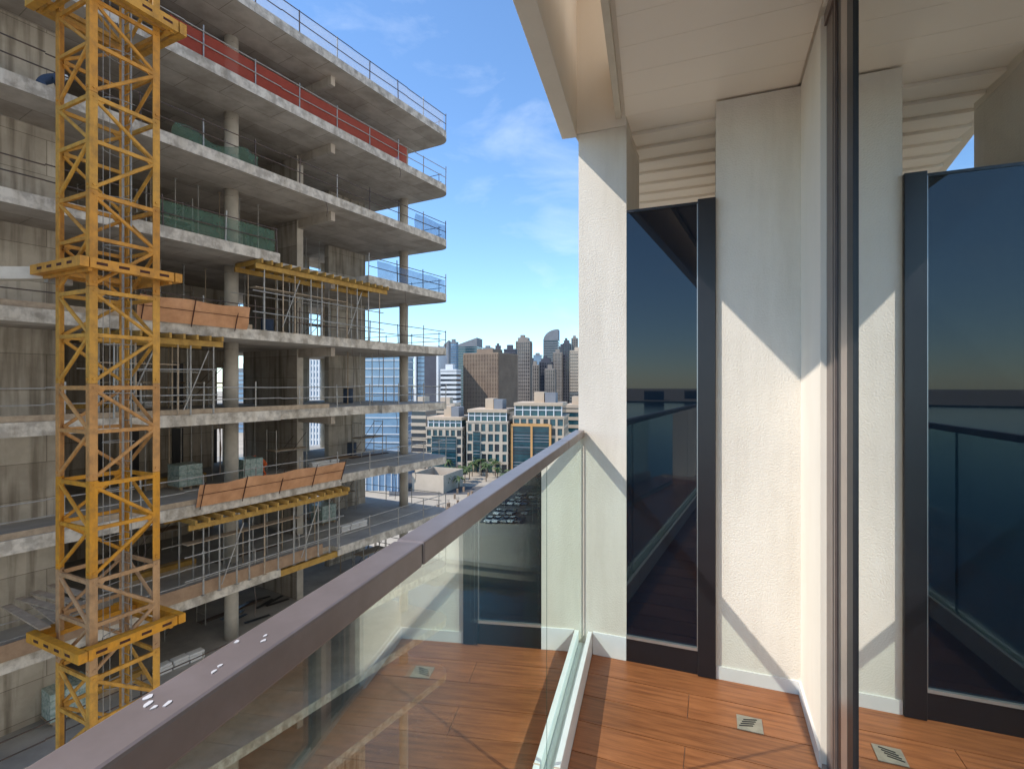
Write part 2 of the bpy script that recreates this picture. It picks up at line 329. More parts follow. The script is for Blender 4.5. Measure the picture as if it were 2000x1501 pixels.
o = MB().prism(blpoly(-2.2, 2.72, -.172, -.142), -.028, .024).build('edge_trim', 'trim', ce, .002)
MB().prism([(.376, -2.2), (.392, -2.2), (.392, 2.2), (.376, 2.2)], -.004, .02).build('wall_trim', 'ceiling', ce)
bm = thing('fascia_beam', 'deep cream fascia beam hanging along the outer edge of the balcony overhead', 'beam', (0, 0, 2.8))
MB().prism(blpoly(-2.2, 2.80, -.467, -.384), 0, 1.2).build('beam', 'smooth_wall', bm, .004)
MB().prism(blpoly(-2.2, 2.80, -.383, -.10), .95, 1.2).build('slot_top', 'smooth_wall', bm)
# own tower mass; rear and lower blocks extended unseen to bounce warm light
tw_ = thing('apartment_tower', 'cream apartment block carrying the balcony', 'building', (5, 0, -41))
MB().box(-5.25, 8, 5.45, 48, 0, 66).build('rear_block', 'stucco', tw_)
MB().prism([(x-5, y) for x, y in [tuple(bl(-2.6, -.472).xy), (.62, -2.6), (.62, 5.4), tuple(bl(5.4, -.472).xy)]], 40.7, 40.99).build('slab', 'ledge', tw_)
MB().box(-5.2, 8, -40, 5.44, 0, 40.7).build('lower_block', 'stucco', tw_)
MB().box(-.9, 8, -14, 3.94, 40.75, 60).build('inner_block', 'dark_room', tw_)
MB().box(-4.35, -.9, -40, -2.3, 40.75, 66).build('side_block', 'stucco', tw_)
MB().box(-4.4, -.9, -2.3, 3.94, 44.2, 60).build('upper_block', 'stucco', tw_)
# dark panel
pn = thing('glass_privacy_panel', 'tall dark reflective glass panel standing between pier and end wall', 'panel', (-.215, YW, 0))
MB().box(-.212, .141, .004, .02, .135, 2.352).build('glass', 'panel_glass', pn)
MB().box(.141, .2245, -.022, .05, 0, 2.372).build('post', 'panel_frame', pn, .003)
MB().box(-.212, .1405, -.006, .03, .0, .118).build('kick_plate', 'panel_frame', pn)
MB().box(-.212, .1405, -.012, .03, .119, .134).build('sill_strip', 'alu', pn)
MB().box(-.212, .1405, .0, .03, 2.353, 2.366).build('top_rail', 'panel_frame', pn)
MB().box(.1375, .1405, -.014, .003, .135, 2.352).build('bead', 'alu', pn)
# balustrade
ba = thing('glass_balustrade', 'frameless glass balustrade with taupe metal cap rail and white base channel', 'balustrade', tuple(bl(0, -.34)), BL)
def bb(l0, l1, r0, r1, z0, z1): return MB().box(r0+.34, r1+.34, l0, l1, z0, z1)
prev = -2.5
for l in (-1.72, .738, 2.231, 2.783):
    bb(prev+.003, l-.003, -.391, -.342, 1.166, 1.203).build('cap_rail', 'rail', ba, .0035); prev = l
for l in (-1.72, .738, 2.231): bb(l-.0028, l+.0028, -.388, -.345, 1.168, 1.199).build('joint_sleeve', 'black', ba)
for l0, l1 in ((-2.5, -.62), (-.612, 1.752), (1.760, 2.778)):
    mb = bb(l0, l1, -.359, -.347, .06, 1.168); mb.m = [1, 1, 1, 0, 1, 0]; mb.build('glass_pane', ['glass', 'glass_edge'], ba)
bb(-2.5, 2.776, -.322, -.30, 0, .12).build('base_channel', 'white_metal', ba, .002)
bb(-2.5, 2.776, -.386, -.364, -.008, .11).build('outer_channel', 'white_metal', ba, .002)
bb(-2.5, 2.776, -.3635, -.3225, -.005, .055).build('channel_bed', 'white_metal', ba)
for l in (-.616, 1.756): bb(l-.003, l+.003, -.3225, -.299, .0, .1215).build('channel_joint', 'grout', ba)
for i in range(10):
    l = random.gauss(.395, .045) if i > 3 else random.gauss(.31, .012); r = random.uniform(-.385, -.356); s = random.uniform(.0008, .0028) if i > 3 else random.uniform(.0025, .005)
    mb = MB(); k = 7; pts = []
    for j in range(k):
        a = 2*math.pi*j/k; q = s*random.uniform(.6, 1.3); pts.append((r+.34+q*math.cos(a)*.7, l+q*math.sin(a)*1.4))
    mb.prism(pts, 1.2031, 1.2038).build('dropping', 'spot', ba)
# sliding door
do = thing('sliding_door', 'tall mirrored sliding glass door in a bronze aluminium frame', 'door', (XD, 0, 0))
def fr(y0, y1, x0, x1, m, n='frame_profile', z0=0.02, z1=2.80): return MB().box(x0, x1, y0, y1, z0, z1).build(n, m, do)
fr(2.125, 2.232, .004, .07, 'bronze', 'outer_jamb'); fr(2.075, 2.1245, .006, .07, 'black', 'gasket'); fr(2.06, 2.0745, -.002, .07, 'bronze', 'track_profile')
fr(1.935, 2.0595, .005, .07, 'panel_frame', 'sash_pocket'); fr(1.855, 1.9345, -.008, .045, 'bronze_light', 'sash_stile'); fr(1.785, 1.8545, -.0075, .045, 'black', 'glazing_bead')
MB().box(0, .008, -2.29, 1.786, .05, 2.79).build('glass', 'door_glass', do)
MB().box(-.004, .09, -2.29, 2.232, 2.80, 2.845).build('head_track', 'bronze', do)
MB().box(-.012, .09, -2.29, 2.232, .001, .019).build('sill_track', 'bronze_light', do)
for x in (-.004, .02, .05): MB().box(x, x+.006, -2.29, 2.0, .0195, .032).build('track_rib', 'alu', do)
MB().box(.01, .09, -2.29, 1.786, .02, .049).build('bottom_rail', 'bronze', do)

# ------------------------------------------------------------------ construction building
U = Vector((.1685, .9857, 0)); Q = Vector((-.9857, .1685, 0)); P0 = Vector((-18.6, 14.29, 0)); SRZ = math.atan2(U.y, U.x)
def sp(s, q, z): return P0+U*s+Q*q+Vector((0, 0, z))
def site(name, label, cat, s, q, z, group=None): return thing(name, label, cat, tuple(sp(s, q, z)), SRZ, group)
ZB = [17.36-3.5*i for i in range(11)]      # slab undersides
ST = .44
cb = site('unfinished_building', 'bare concrete frame of an unfinished multi-storey building', 'building', 0, 0, 0)
def outline(notch=None, dq=0):
    p = [(-17, dq)]
    if notch: p += [(notch[0], dq), (notch[0], notch[2]), (notch[1], notch[2]), (notch[1], dq)]
    cx, cq, r = 14.75, .95, .95
    for i in range(7):
        a = -math.pi/2+math.pi/2*i/6; p.append((cx+r*math.cos(a)+.05, cq+r*math.sin(a)+dq))
    p += [(15.35, 8.1), (15.2, 12.5), (-17, 12.5)]
    return p
notches = {3: (3.27, 8.5, 1.5), 5: (3.3, 9.5, .35), 6: (6.7, 10.5, .5), 7: (3.3, 6.5, .55)}
for i, z in enumerate(ZB):
    MB().prism(outline(notches.get(i)), z, z+ST, 0, (1, 2)).build('floor_slab', ['slab_edge', 'slab', 'slab_top'], cb)
    if i+1 < len(ZB): z0 = ZB[i+1]+ST
    else: z0 = -38.5
    for s, qq in ((-8.6, 2.4), (2.52, 2.52), (14.75, 3.34), (-8.6, 10.5), (2.5, 11), (14.3, 10.8)):
        if i == len(ZB)-1 or True:
            cl = MB().tube((s, qq, z0), (s, qq, z+.01), .295, 20).build('column', 'col', cb, smooth=True)
            MB().tube((s, qq, z-.32), (s, qq, z-.3), .301, 20).build('joint_band', 'slab', cl) if i < 8 and s > 0 and qq < 4 else None
    wa = MB(); wa.box(-17, 5.2, 8.9, 9.2, z0, z); wa.box(5.2, 5.85, 8.9, 9.2, z0+2.1, z); wa.box(5.85, 6.1, 8.9, 9.2, z0, z)
    wa.build('core_wall', 'cwall', cb); MB().box(4.6, 6.1, 10.2, 10.4, z0, z-.001).build('dark_backing', 'dark_room', cb)  # dark sheet added behind the doorway so the opening stays dark
    MB().box(-17, -3.7, 2.5, 2.8, z0, z-.002).build('front_core_wall', 'cwall', cb); MB().box(-3.99, -3.7, 2.801, 8.89, z0, z-.002).build('cross_wall', 'cwall2', cb)
    MB().box(6.75, 7.07, 3.6, 8.6, z0, z-.001).build('shear_wall', 'cwall2', cb)
    MB().box(6.72, 7.1, 3.55, 3.599, z0, z-.002).build('wall_end', 'col', cb)
    MB().box(11.05, 14.1, 6.3, 6.65, z0, z-.001).build('shear_wall', 'cwall', cb)
    MB().box(11.0, 11.049, 6.28, 6.67, z0, z-.002).build('wall_end', 'cwall2', cb)
    MB().box(8.5, 12.4, 10, 10.3, z0, z-.001).build('back_wall', 'cwall', cb)
    if i < 9:
        MB().box(6.78, 7.04, .9, 3.54, z-.45, z-.001).build('downstand_beam', 'slab', cb)
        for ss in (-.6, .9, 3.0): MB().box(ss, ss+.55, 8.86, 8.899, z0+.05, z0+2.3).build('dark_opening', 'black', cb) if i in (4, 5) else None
# edge guard rails: one thing for each floor
ords = ['roof slab', 'floor below the roof', 'second floor below the roof', 'third floor below the roof', 'fourth floor below the roof', 'fifth floor below the roof', 'sixth floor below the roof', 'seventh floor below the roof', 'eighth floor below the roof']
for i in range(9):
    z = ZB[i]+ST; segs = [(-13, 15.2)]
    if i == 3: segs = [(-13, 3.2), (8.6, 15.2)]
    g = site('edge_guard_rail', 'tube guard rail along the slab edge of the '+ords[i], 'guard rail', 0, .12, z, 'guard rails of the unfinished building')
    mt = 'galv' if i in (1, 5, 6, 7) else 'darksteel'
    for a, b in segs:
        n = max(2, int((b-a)/2.05)); 
        for k in range(n+1):
            s = a+(b-a)*k/n; h = 1.12+random.uniform(-.05, .18)
            MB().tube((s, 0, 0), (s+random.uniform(-.03, .03), random.uniform(-.03, .03), h), .028, 6).build('post', mt if k % 3 else 'galv', g)
        for h in (.52, 1.04):
            mb = MB(); s = a
            while s < b-.1:
                e = min(s+4.1, b); mb.tube((s, -.03, h+random.uniform(-.03, .03)), (e, -.03, h+random.uniform(-.03, .03)), .022, 6); s = e
            mb.build('rail', mt, g)
    MB().tube((15.5, .6, 1.0), (15.05, 8, 1.0), .022, 6).build('rail', mt, g); MB().tube((15.5, .6, .5), (15.05, 8, .5), .022, 6).build('rail', mt, g)
    for k in range(4): MB().tube((15.5-.1*k, .8+k*2.3, 0), (15.5-.1*k, .8+k*2.3, 1.1), .026, 6).build('post', mt, g)
    if i in (4, 5, 6, 7): MB().box(-13, 6 if i != 4 else 2, -.06, -.02, .0, .2).build('toe_board', 'plank', g)
def sheet(name, label, cat, mt, s0, s1, i, h0, h1, lean=0, sag=.06, q=.17, group=None, wav=1.0):
    g = tag(link(name, None, None, tuple(sp(s0, q, ZB[i]+ST)), SRZ), label, cat, group); Ln = s1-s0
    ph = random.uniform(0, 6)
    def fn(u, v):
        x = u*Ln; zz = h0+(h1-h0)*v; sg = -sag*math.sin(x*1.4+ph)**2*v*v
        return (x+.02*math.sin(5*v+ph)*wav, -lean*v+.045*wav*math.sin(x*2.3+ph+2.5*v)*(.3+v)+.02*wav*math.sin(x*7.1+5*v)-.02, zz+sg)
    me = MB().grid(fn, max(12, int(Ln*8)), 8).build('sheet', mt, g)
    for p in me.data.polygons: p.use_smooth = True
    if mt == 'net_orange':
        for k in range(int(Ln/1.7)+1): x = .15+1.7*k; MB().tube((x, -.03, h0-.1), (x, -lean-.07, h1+.06), .02, 6).build('tie_post', 'rust', g)
        MB().tube((0, -lean*.55-.075, (h0+h1)*.55), (Ln, -lean*.55-.075, (h0+h1)*.53), .012, 5).build('rope', 'rust', g)
    return g
sheet('safety_mesh', 'red safety mesh strung along the slab below the roof', 'mesh', 'net_red', -1.2, 11.6, 1, .05, 1.02, sag=.015, wav=.3)
sheet('roof_mesh', 'grey-white translucent mesh along the roof edge rail', 'mesh', 'net_grey', -6, 15, 0, .12, 1.05, sag=.01, wav=.3)
sheet('edge_mesh', 'plain dark green mesh on the slab edge behind the crane mast', 'mesh', 'net_green', -1.55, 3.1, 3, .05, 1.0, sag=.015, wav=.3)
sheet('drooping_tarp', 'green tarpaulin sagging from a guard rail beside a round column', 'tarpaulin', 'net_green', -1.1, 2.3, 2, .0, .62, sag=.3, wav=1.5)
sheet('corner_mesh', 'blue mesh on the rounded slab corner, second floor below the roof', 'mesh', 'net_blue', 12.3, 15.2, 2, .05, .95, sag=.05)
sheet('corner_mesh', 'blue and purple mesh along the corner of the third floor below the roof', 'mesh', 'net_blue', 9.3, 15.2, 3, .05, .95, sag=.05)
sheet('debris_sheet', 'orange debris sheeting hung on the slab edge right behind the crane mast', 'sheeting', 'net_orange', -2.4, 1.65, 4, -.05, .85, .32, .07, q=-.06)
sheet('debris_sheet', 'long orange debris sheeting above the propped formwork, lower floor', 'sheeting', 'net_orange', -.38, 6.6, 6, -.1, .82, .35, .06, q=-.06)
# propped formwork
def formwork(label, s0, s1, ztop, zbot, n, q1=1.6, over=.0):
    g = site('propped_formwork', label, 'formwork', s0, 0, zbot, 'propped slab formwork tables'); H = ztop-zbot; Ln = s1-s0
    for qq in (-.12+over, q1-.2): MB().box(-.15, Ln+.15, qq, qq+.09, H-.42, H-.21).build('ledger_beam', 'timber', g)
    k = int(Ln/.46)
    for j in range(k+1):
        x = Ln*j/k; MB().box(x-.04, x+.04, -.35+over, q1, H-.209, H-.02).build('joist', 'timber', g)
    for j in range(n):
        for qq in (-.075+over, q1-.155):
            x = Ln*(j+.5)/n+random.uniform(-.12, .12); mb = MB(); mb.tube((x, qq, 0), (x, qq, H*.55), .034, 7).tube((x, qq, H*.55), (x, qq, H-.42), .026, 7).box(x-.07, x+.07, qq-.07, qq+.07, 0, .012)
            mb.tube((x-.06, qq, H*.55), (x+.06, qq, H*.55), .02, 6); mb.build('prop', 'galv' if random.random() < .8 else 'plank', g)
    for h, qq in ((.75, -.13), (1.65, -.13), (1.7, q1-.1)):
        MB().tube((-.3, qq+over, h), (Ln*.98, qq+over, h+random.uniform(-.1, .1)), .024, 6).build('ledger_tube', 'galv', g)
    for j in range(2):
        x = Ln*(.15+.5*j); MB().tube((x, -.1+over, .2), (x+.9, -.1+over, H-.6), .022, 6).build('brace', 'galv', g)
    MB().box(.1, Ln*.7, .3, .75, H*.62, H*.62+.04).build('work_plank', 'plank', g)
formwork('timber beam formwork on many props filling the gap in an upper slab edge', 2.2, 9.6, ZB[3]-.02, ZB[4]+ST, 10)
formwork('short timber beam formwork on props tucked behind the crane mast', -3.4, .35, ZB[4]-.02, ZB[5]+ST, 6, 1.4, -.28)
formwork('long timber formwork on props beneath the long orange sheeting', -.6, 6.7, ZB[6]-.02, ZB[7]+ST, 11, 1.7, -.2)
up = site('edge_upstand', 'brown plywood upstand along a low slab edge', 'formwork', -6, -.03, ZB[7]+ST); MB().box(0, 11.5, -.03, .02, -.05, .45).build('ply', 'ply', up)
up = site('edge_upstand', 'yellow plywood strip under the slab edge below the formwork props', 'formwork', 3.3, .2, ZB[7]+.2); MB().box(0, 3.6, -.12, .1, -.25, .02).build('ply', 'timber', up)
# stacks of wrapped blocks
def pallet(label, s, q, i, w_=1.0, h=1.0):
    g = site('block_pallet', label, 'pallet', s, q, ZB[i]+ST, 'pallets of wrapped blocks')
    for x in (-.4, 0, .4): MB().box(x*w_-.05, x*w_+.05, -.5, .5, 0, .1).build('bearer', 'plank', g)
    MB().box(-.52*w_, .52*w_, -.52, .52, .101, .125).build('deck', 'plank', g)
    for k in range(4):
        for j in range(3):
            x = -.5*w_+j*w_/3; MB().box(x+.006, x+w_/3-.006, -.5, .5, .13+k*h*.24, .13+(k+1)*h*.24-.012).build('block', 'wrap', g)
pallet('wrapped block pallet beside the round column above the orange sheeting, left of it', 1.2, 3.9, 6)
pallet('wrapped block pallet right of the round column with a worker behind it', 3.7, 3.2, 6)
pallet('wrapped block pallet on a lower floor beside the shear wall', 9.2, 4.5, 7)
pallet('wrapped block pallet low behind the crane mast', -3.6, 2.2, 8, 1.2)
# people
def person(label, loc, rz, joints, rad, cols):
    me = bpy.data.meshes.new('person'); names = list(joints)
    E = [('hip', 'chest'), ('chest', 'neck'), ('neck', 'head'), ('head', 'crown'), ('chest', 'shl'), ('shl', 'ell'), ('ell', 'hal'), ('chest', 'shr'), ('shr', 'elr'), ('elr', 'har'), ('hip', 'hl'), ('hl', 'kl'), ('kl', 'al'), ('al', 'tl'), ('hip', 'hr'), ('hr', 'kr'), ('kr', 'ar'), ('ar', 'tr')]
    me.from_pydata([joints[n] for n in names], [(names.index(a), names.index(b)) for a, b in E], []); o = link('person', me, None, loc, rz)
    o.modifiers.new('skin', 'SKIN')
    for n, sv in zip(names, me.skin_vertices[0].data): r = rad.get(n, .06); sv.radius = (r, r); sv.use_root = n == 'hip'
    sb = o.modifiers.new('sub', 'SUBSURF'); sb.levels = 2; sb.render_levels = 2
    me.materials.append(M[cols]); return tag(o, label, 'person')
RAD = dict(hip=.15, chest=.17, neck=.065, head=.10, crown=.085, shl=.075, shr=.075, ell=.05, elr=.05, hal=.04, har=.04, hl=.095, hr=.095, kl=.065, kr=.065, al=.045, ar=.045, tl=.04, tr=.04)
bent = dict(hip=(0, 0, .62), chest=(.36, 0, .88), neck=(.5, 0, .93), head=(.6, 0, .95), crown=(.69, 0, .97), shl=(.38, .19, .88), ell=(.47, .24, .62), hal=(.6, .2, .42), shr=(.38, -.19, .88), elr=(.47, -.24, .62), har=(.6, -.2, .42), hl=(0, .1, .58), kl=(.22, .13, .36), al=(.02, .13, .07), tl=(.18, .14, .04), hr=(0, -.1, .58), kr=(.22, -.13, .36), ar=(.02, -.13, .07), tr=(.18, -.14, .04))
stand = dict(hip=(0, 0, .95), chest=(.06, 0, 1.32), neck=(.09, 0, 1.5), head=(.12, 0, 1.6), crown=(.13, 0, 1.7), shl=(.05, .19, 1.42), ell=(.12, .26, 1.16), hal=(.34, .2, 1.08), shr=(.05, -.19, 1.42), elr=(.12, -.26, 1.16), har=(.34, -.2, 1.08), hl=(0, .1, .9), kl=(.04, .11, .5), al=(0, .12, .08), tl=(.16, .13, .04), hr=(0, -.1, .9), kr=(.04, -.11, .5), ar=(0, -.12, .08), tr=(.16, -.13, .04))
p = person('worker in orange vest bending over behind a wrapped block pallet', tuple(sp(4.9, 3.7, ZB[6]+ST)), SRZ+R(190), bent, RAD, 'hivis')
MB().tube((.60, 0, .98), (.72, 0, 1.03), .125, 12, .06).build('helmet', 'hivis', p, smooth=True)
p2 = person('worker in dark blue with white helmet stooping behind a guard rail', tuple(sp(-4.6, 1.3, ZB[2]+ST)), SRZ-R(20), bent, RAD, 'bluework')
MB().tube((.60, 0, .98), (.72, 0, 1.03), .125, 12, .06).build('helmet', 'helmet', p2, smooth=True)
# loose stuff on slabs
for k in range(9):
    s = random.uniform(3.4, 6); q_ = random.uniform(2.8, 5.5); o = site('dark_board', 'dark board lying with others on the bare low slab', 'board', s, q_, ZB[8]+ST, 'dark boards on the low slab')
    MB().box(-.6, .6, -.09, .09, .002+.02*k, .02+.02*k).build('board', 'black', o); o.rotation_euler.z += random.uniform(-.3, .3)

def where(s, q_): return 'front' if q_ < 2.6 else 'rear'
fl_names = {3: 'upper propped floor', 4: 'floor carrying the upper orange sheeting', 5: 'floor under the short formwork', 6: 'floor with the long orange sheeting', 7: 'propped floor beneath the long sheeting', 8: 'bare low slab'}
def free(s, q_): return not ((6.2 < s < 7.5 and q_ > 3) or abs(s-2.5) < .7 and abs(q_-2.5) < .7)
for i in (3, 4, 5, 6, 7, 8):
    z = ZB[i]+ST
    for kind in ('rebar', 'timber', 'frame', 'bags', 'ply', 'frame', 'drum', 'props', 'props'):
        for _ in range(20):
            s_, q_ = random.uniform(-2.8, 13), random.uniform(1.9, 6.5)
            if free(s_, q_): break
        if kind == 'rebar':
            g = site('rebar_bundle', 'bundle of rusty reinforcing bars lying on the '+fl_names[i], 'rebar', s_, q_, z, 'rebar bundles')
            for k in range(7): a_ = random.uniform(-.06, .06); MB().tube((-1.6, -.15+.05*k-a_, .02+.02*(k % 2)), (1.6, -.15+.05*k+a_, .02+.02*(k % 2)), .018, 5).build('bar', 'darksteel', g)
        elif kind == 'timber':
            g = site('timber_stack', 'stack of yellow timber beams on the '+fl_names[i], 'timber stack', s_, q_, z, 'timber stacks')
            for k in range(8): MB().box(-1.3, 1.3, -.25+.13*(k % 4), -.16+.13*(k % 4), .21*(k//4), .2+.21*(k//4)).build('beam', 'timber' if k % 3 else 'plank', g)
        elif kind == 'frame':
            g = site('scaffold_frame', 'steel tube access scaffold standing on the '+fl_names[i], 'scaffold', s_, q_, z, 'access scaffolds')
            for x in (-.9, .9):
                for y in (-.4, .4): MB().tube((x, y, 0), (x, y, 2.3), .026, 6).build('standard', 'galv', g)
                for h in (.5, 1.2, 2.2): MB().tube((x, -.4, h), (x, .4, h), .02, 6).build('transom', 'galv', g)
            for y in (-.4, .4):
                MB().tube((-.9, y, 1.2), (.9, y, 1.2), .02, 6).build('ledger', 'galv', g); MB().tube((-.9, y, .2), (.9, y, 2.1), .016, 6).build('brace', 'darksteel', g)
            MB().box(-1, 1, -.38, .38, 1.22, 1.26).build('deck', 'plank', g)
        elif kind == 'bags':
            g = site('cement_bags', 'pile of pale cement bags on the '+fl_names[i], 'bags', s_, q_, z, 'cement bag piles')
            for k in range(9): o = MB().box(-.3, .3, -.19, .19, 0, .12).build('bag', 'whiteclad', g, .04); o.location = (.62*(k % 3)+random.uniform(-.03, .03), random.uniform(-.05, .05), .122*(k//3)); o.rotation_euler.z = random.uniform(-.08, .08)
        elif kind == 'ply':
            g = site('plywood_sheets', 'loose plywood sheets on the '+fl_names[i], 'plywood', s_, q_, z, 'plywood sheets')
            for k in range(4): o = MB().box(-1.2, 1.2, -.6, .6, 0, .018).build('panel', 'ply' if k % 2 else 'plank', g); o.location.z = .02*k; o.rotation_euler.z = random.uniform(-.12, .12)
        elif kind == 'drum':
            g = site('site_drum', 'blue plastic drum on the '+fl_names[i], 'drum', s_, q_, z, 'site drums'); MB().tube((0, 0, 0), (0, 0, .88), .29, 14).build('body', 'bluework', g, smooth=True); MB().tube((0, 0, .881), (0, 0, .91), .30, 14).build('lid', 'black', g)
        else:
            g = site('steel_prop_row', 'row of steel props under the slab above the '+fl_names[i], 'props', s_, q_, z, 'rows of steel props'); H_ = 3.5-ST
            for k in range(6):
                x = .95*k
                if free(s_+x, q_) and s_+x < 14: MB().tube((x, 0, 0), (x, 0, H_*.55), .034, 7).tube((x, 0, H_*.55), (x, 0, H_-.02), .026, 7).box(x-.07, x+.07, -.07, .07, H_-.02, H_-.002).build('prop', 'galv' if k % 3 else 'plank', g)
for k in range(14):
    i = random.randint(1, 7); s_ = random.uniform(-3, 14.5); Lh = random.uniform(.5, 2.4); g = site('hanging_cable', 'thin cable dangling from a slab edge of the unfinished building', 'cable', s_, -.03, ZB[i], 'dangling cables')
    MB().tube((0, 0, 0), (.08, -.02, -Lh*.5), .014, 5).tube((.08, -.02, -Lh*.5), (.03, 0, -Lh), .014, 5).build('line', 'darksteel', g)

# ------------------------------------------------------------------ tower crane mast
CM = Vector((-16.22, 9.48, 0)); CRZ = R(-4.4); A = .885; HS = 2.596
cr = thing('tower_crane_mast', 'yellow lattice tower crane mast with weathered sections', 'crane', (CM.x, CM.y, -38), CRZ)
ZO = 38
cor = [(A, -A), (A, A), (-A, A), (-A, -A)]     # F, R, B, L (local x ~ world X, local y ~ world Y)
secm = {-5: 'sat', -4: 'yel', -3: 'yel', -2: 'gry', -1: 'sat', 0: 'fad', 1: 'yel', 2: 'org', 3: 'yel', 4: 'org', 5: 'yel'}
for k in range(-5, 6):
    z0 = 1.478+(k-1)*HS+ZO; z1 = z0+HS; zm = (z0+z1)/2; mt = secm.get(k, 'yel')
    for ci, (x, y) in enumerate(cor):
        sx, sy = (1 if x > 0 else -1), (1 if y > 0 else -1)
        mb = MB()                                   # angle section leg: two flanges
        mb.box(min(x, x-sx*.19), max(x, x-sx*.19), min(y, y-sy*.03), max(y, y-sy*.03), z0, z1-.01)
        mb.box(min(x, x-sx*.03), max(x, x-sx*.03), min(y-sy*.0301, y-sy*.19), max(y-sy*.0301, y-sy*.19), z0, z1-.01)
        mb.tube((x+sx*.0, y-sy*.10, z0+.12), (x+sx*.03, y-sy*.10, z0+.12), .035, 6).tube((x-sx*.10, y, z0+.12), (x-sx*.10, y+sy*.03, z0+.12), .035, 6)
        mb.tube((x+sx*.0, y-sy*.10, z1-.12), (x+sx*.02, y-sy*.10, z1-.12), .03, 6)
        mb.build('leg', mt, cr)
    for ci in range(4):
        a = Vector((*cor[ci], 0)); b = Vector((*cor[(ci+1) % 4], 0)); d = (b-a).normalized(); n_ = Vector((d.y, -d.x, 0))
        a2 = a+d*.16-n_*.04; b2 = b-d*.16-n_*.04
        P = lambda v, z: Vector((v.x, v.y, z))
        flip = ci in (1, 3)
        if ci == 1: a2, b2 = b2, a2        # zigzag starts at the corner F / B
        MB().beam(P(a2, z1-.12), P(b2, z1-.12), .07, .11).build('horizontal', mt, cr)
        MB().beam(P(a2, zm), P(b2, zm), .065, .10).build('horizontal', mt, cr)
        MB().tube(P(a2, z1-.2), P(b2, zm+.07), .05, 8).build('diagonal', mt, cr)
        MB().tube(P(b2, zm-.07), P(a2, z0+.1), .05, 8).build('diagonal', mt, cr)
        dd = (b2-a2).normalized()
        for v, zz, sg in ((a2, z1-.16, 1), (b2, zm, -1)):
            e = dd*sg*.2; w_ = n_*.012
            pts = [P(v, zz+.17)-w_, P(v+e, zz+.02)-w_, P(v+e, zz-.04)-w_, P(v, zz-.2)-w_]
            MB().hexa([*pts, *[p_+w_*2 for p_ in pts]]).build('gusset', mt, cr)
mb = MB()
for x, y in cor: mb.box(x-.09, x+.09, y-.09, y+.09, 0, 1.478-6*HS+ZO)
for k in range(8):
    z = 1+k*2.5
    for ci in range(4):
        a, b = cor[ci], cor[(ci+1) % 4]; mb.beam((*a, z), (*b, z+2.4), .08)
mb.build('lower_mast', 'yel', cr)
def collar(z, e, label, h=.26, mt='org'):
    g = thing('climbing_collar', label, 'crane collar', (CM.x, CM.y, z), CRZ, 'steel collars around the crane mast'); o = A+e
    cs = [(o, -o), (o, o), (-o, o), (-o, -o)]
    for ci in range(4):
        a = Vector((*cs[ci], 0)); b = Vector((*cs[(ci+1) % 4], 0)); d = (b-a).normalized(); n_ = Vector((d.y, -d.x, 0))
        a1 = a-d*.12 if ci % 2 else a+d*.13; b1 = b+d*.12 if ci % 2 else b-d*.13
        sbm = MB().beam(a1, b1, .2, h).build('side_beam', mt, g)
        Ln = (b-a).length
        for j in range(4):
            c = a+d*Ln*(.17+.22*j); MB().beam(c-d*.13+n_*.1, c+d*.13+n_*.1, .006, .075).build('slot', 'rust', sbm)
    for sx in (-1, 1):
        MB().beam((sx*A, -o, -.02), (sx*A, o, -.02), .1, .12).build('inner_beam', mt, g); MB().beam((-o, sx*(A+.12), -.16), (o, sx*(A+.12), -.16), .09, .1).build('inner_beam', mt, g)
    return g
collar(4.62, .30, 'orange slotted steel collar around the mast with a white strut to the building', mt='org')
collar(-5.53, .36, 'dusty yellow slotted collar around the mast above the planks', mt='sat')
collar(12.05, .38, 'large plain yellow collar at the top of the visible mast', .34, 'yel')
def strut(name, label, cat, a, b, w_, m_):
    a, b = Vector(a), Vector(b); g = thing(name, label, cat, tuple(a)); MB().beam((0, 0, 0), b-a, w_).build('tube', m_, g)
    MB().box(-.05, .12, -.3, .3, -.3, .3).build('end_plate', 'galv', g); return g
strut('tie_strut', 'thick pale tie strut from the orange collar back to the building', 'strut', tuple(CM+Vector((-1.25, -.6, 4.62))), tuple(sp(-8.5, .3, 4.25)), .34, 'col')
strut('tie_strut', 'grey tie strut beside the dusty yellow collar, reaching the low slab', 'strut', tuple(CM+Vector((-1.3, .5, -5.5))), tuple(sp(-4.5, .6, -5.9)), .22, 'galv')
for k in range(5):
    o = thing('loose_plank', 'long scaffold plank bridging from the mast collar to the building', 'plank', tuple(CM+Vector((-1.25-.0*k, -1.0+.35*k, -5.30+.052*k))), R(174+random.uniform(-7, 7)), 'planks between collar and building')
    MB().box(-.3, 2.6, -.12, .12, 0, .045).build('board', 'plank', o)
la = thing('mast_ladder', 'galvanised caged ladder inside the crane mast', 'ladder', (CM.x+.12, CM.y+.42, -12), CRZ)
for x in (-.2, .2): MB().tube((x, 0, 0), (x, 0, 27), .022, 6).build('stile', 'galv', la)
mb = MB()
for k in range(90): mb.tube((-.2, 0, .3*k+.1), (.2, 0, .3*k+.1), .012, 5)
mb.build('rungs', 'galv', la)['kind'] = 'stuff'
for k in range(19):
    z = 1.4*k+.6; mb = MB(); pr = None
    for j in range(13):
        a = math.pi*j/12; p_ = (.36*math.cos(a)*1.0, -.62*math.sin(a), z)
        if pr: mb.tube(pr, p_, .013, 5)
        pr = p_
    mb.build('hoop', 'galv', la)
for a in (.5, 1.57, 2.64): MB().tube((.36*math.cos(a), -.62*math.sin(a), .6), (.36*math.cos(a), -.62*math.sin(a), 26), .01, 5).build('cage_bar', 'galv', la)

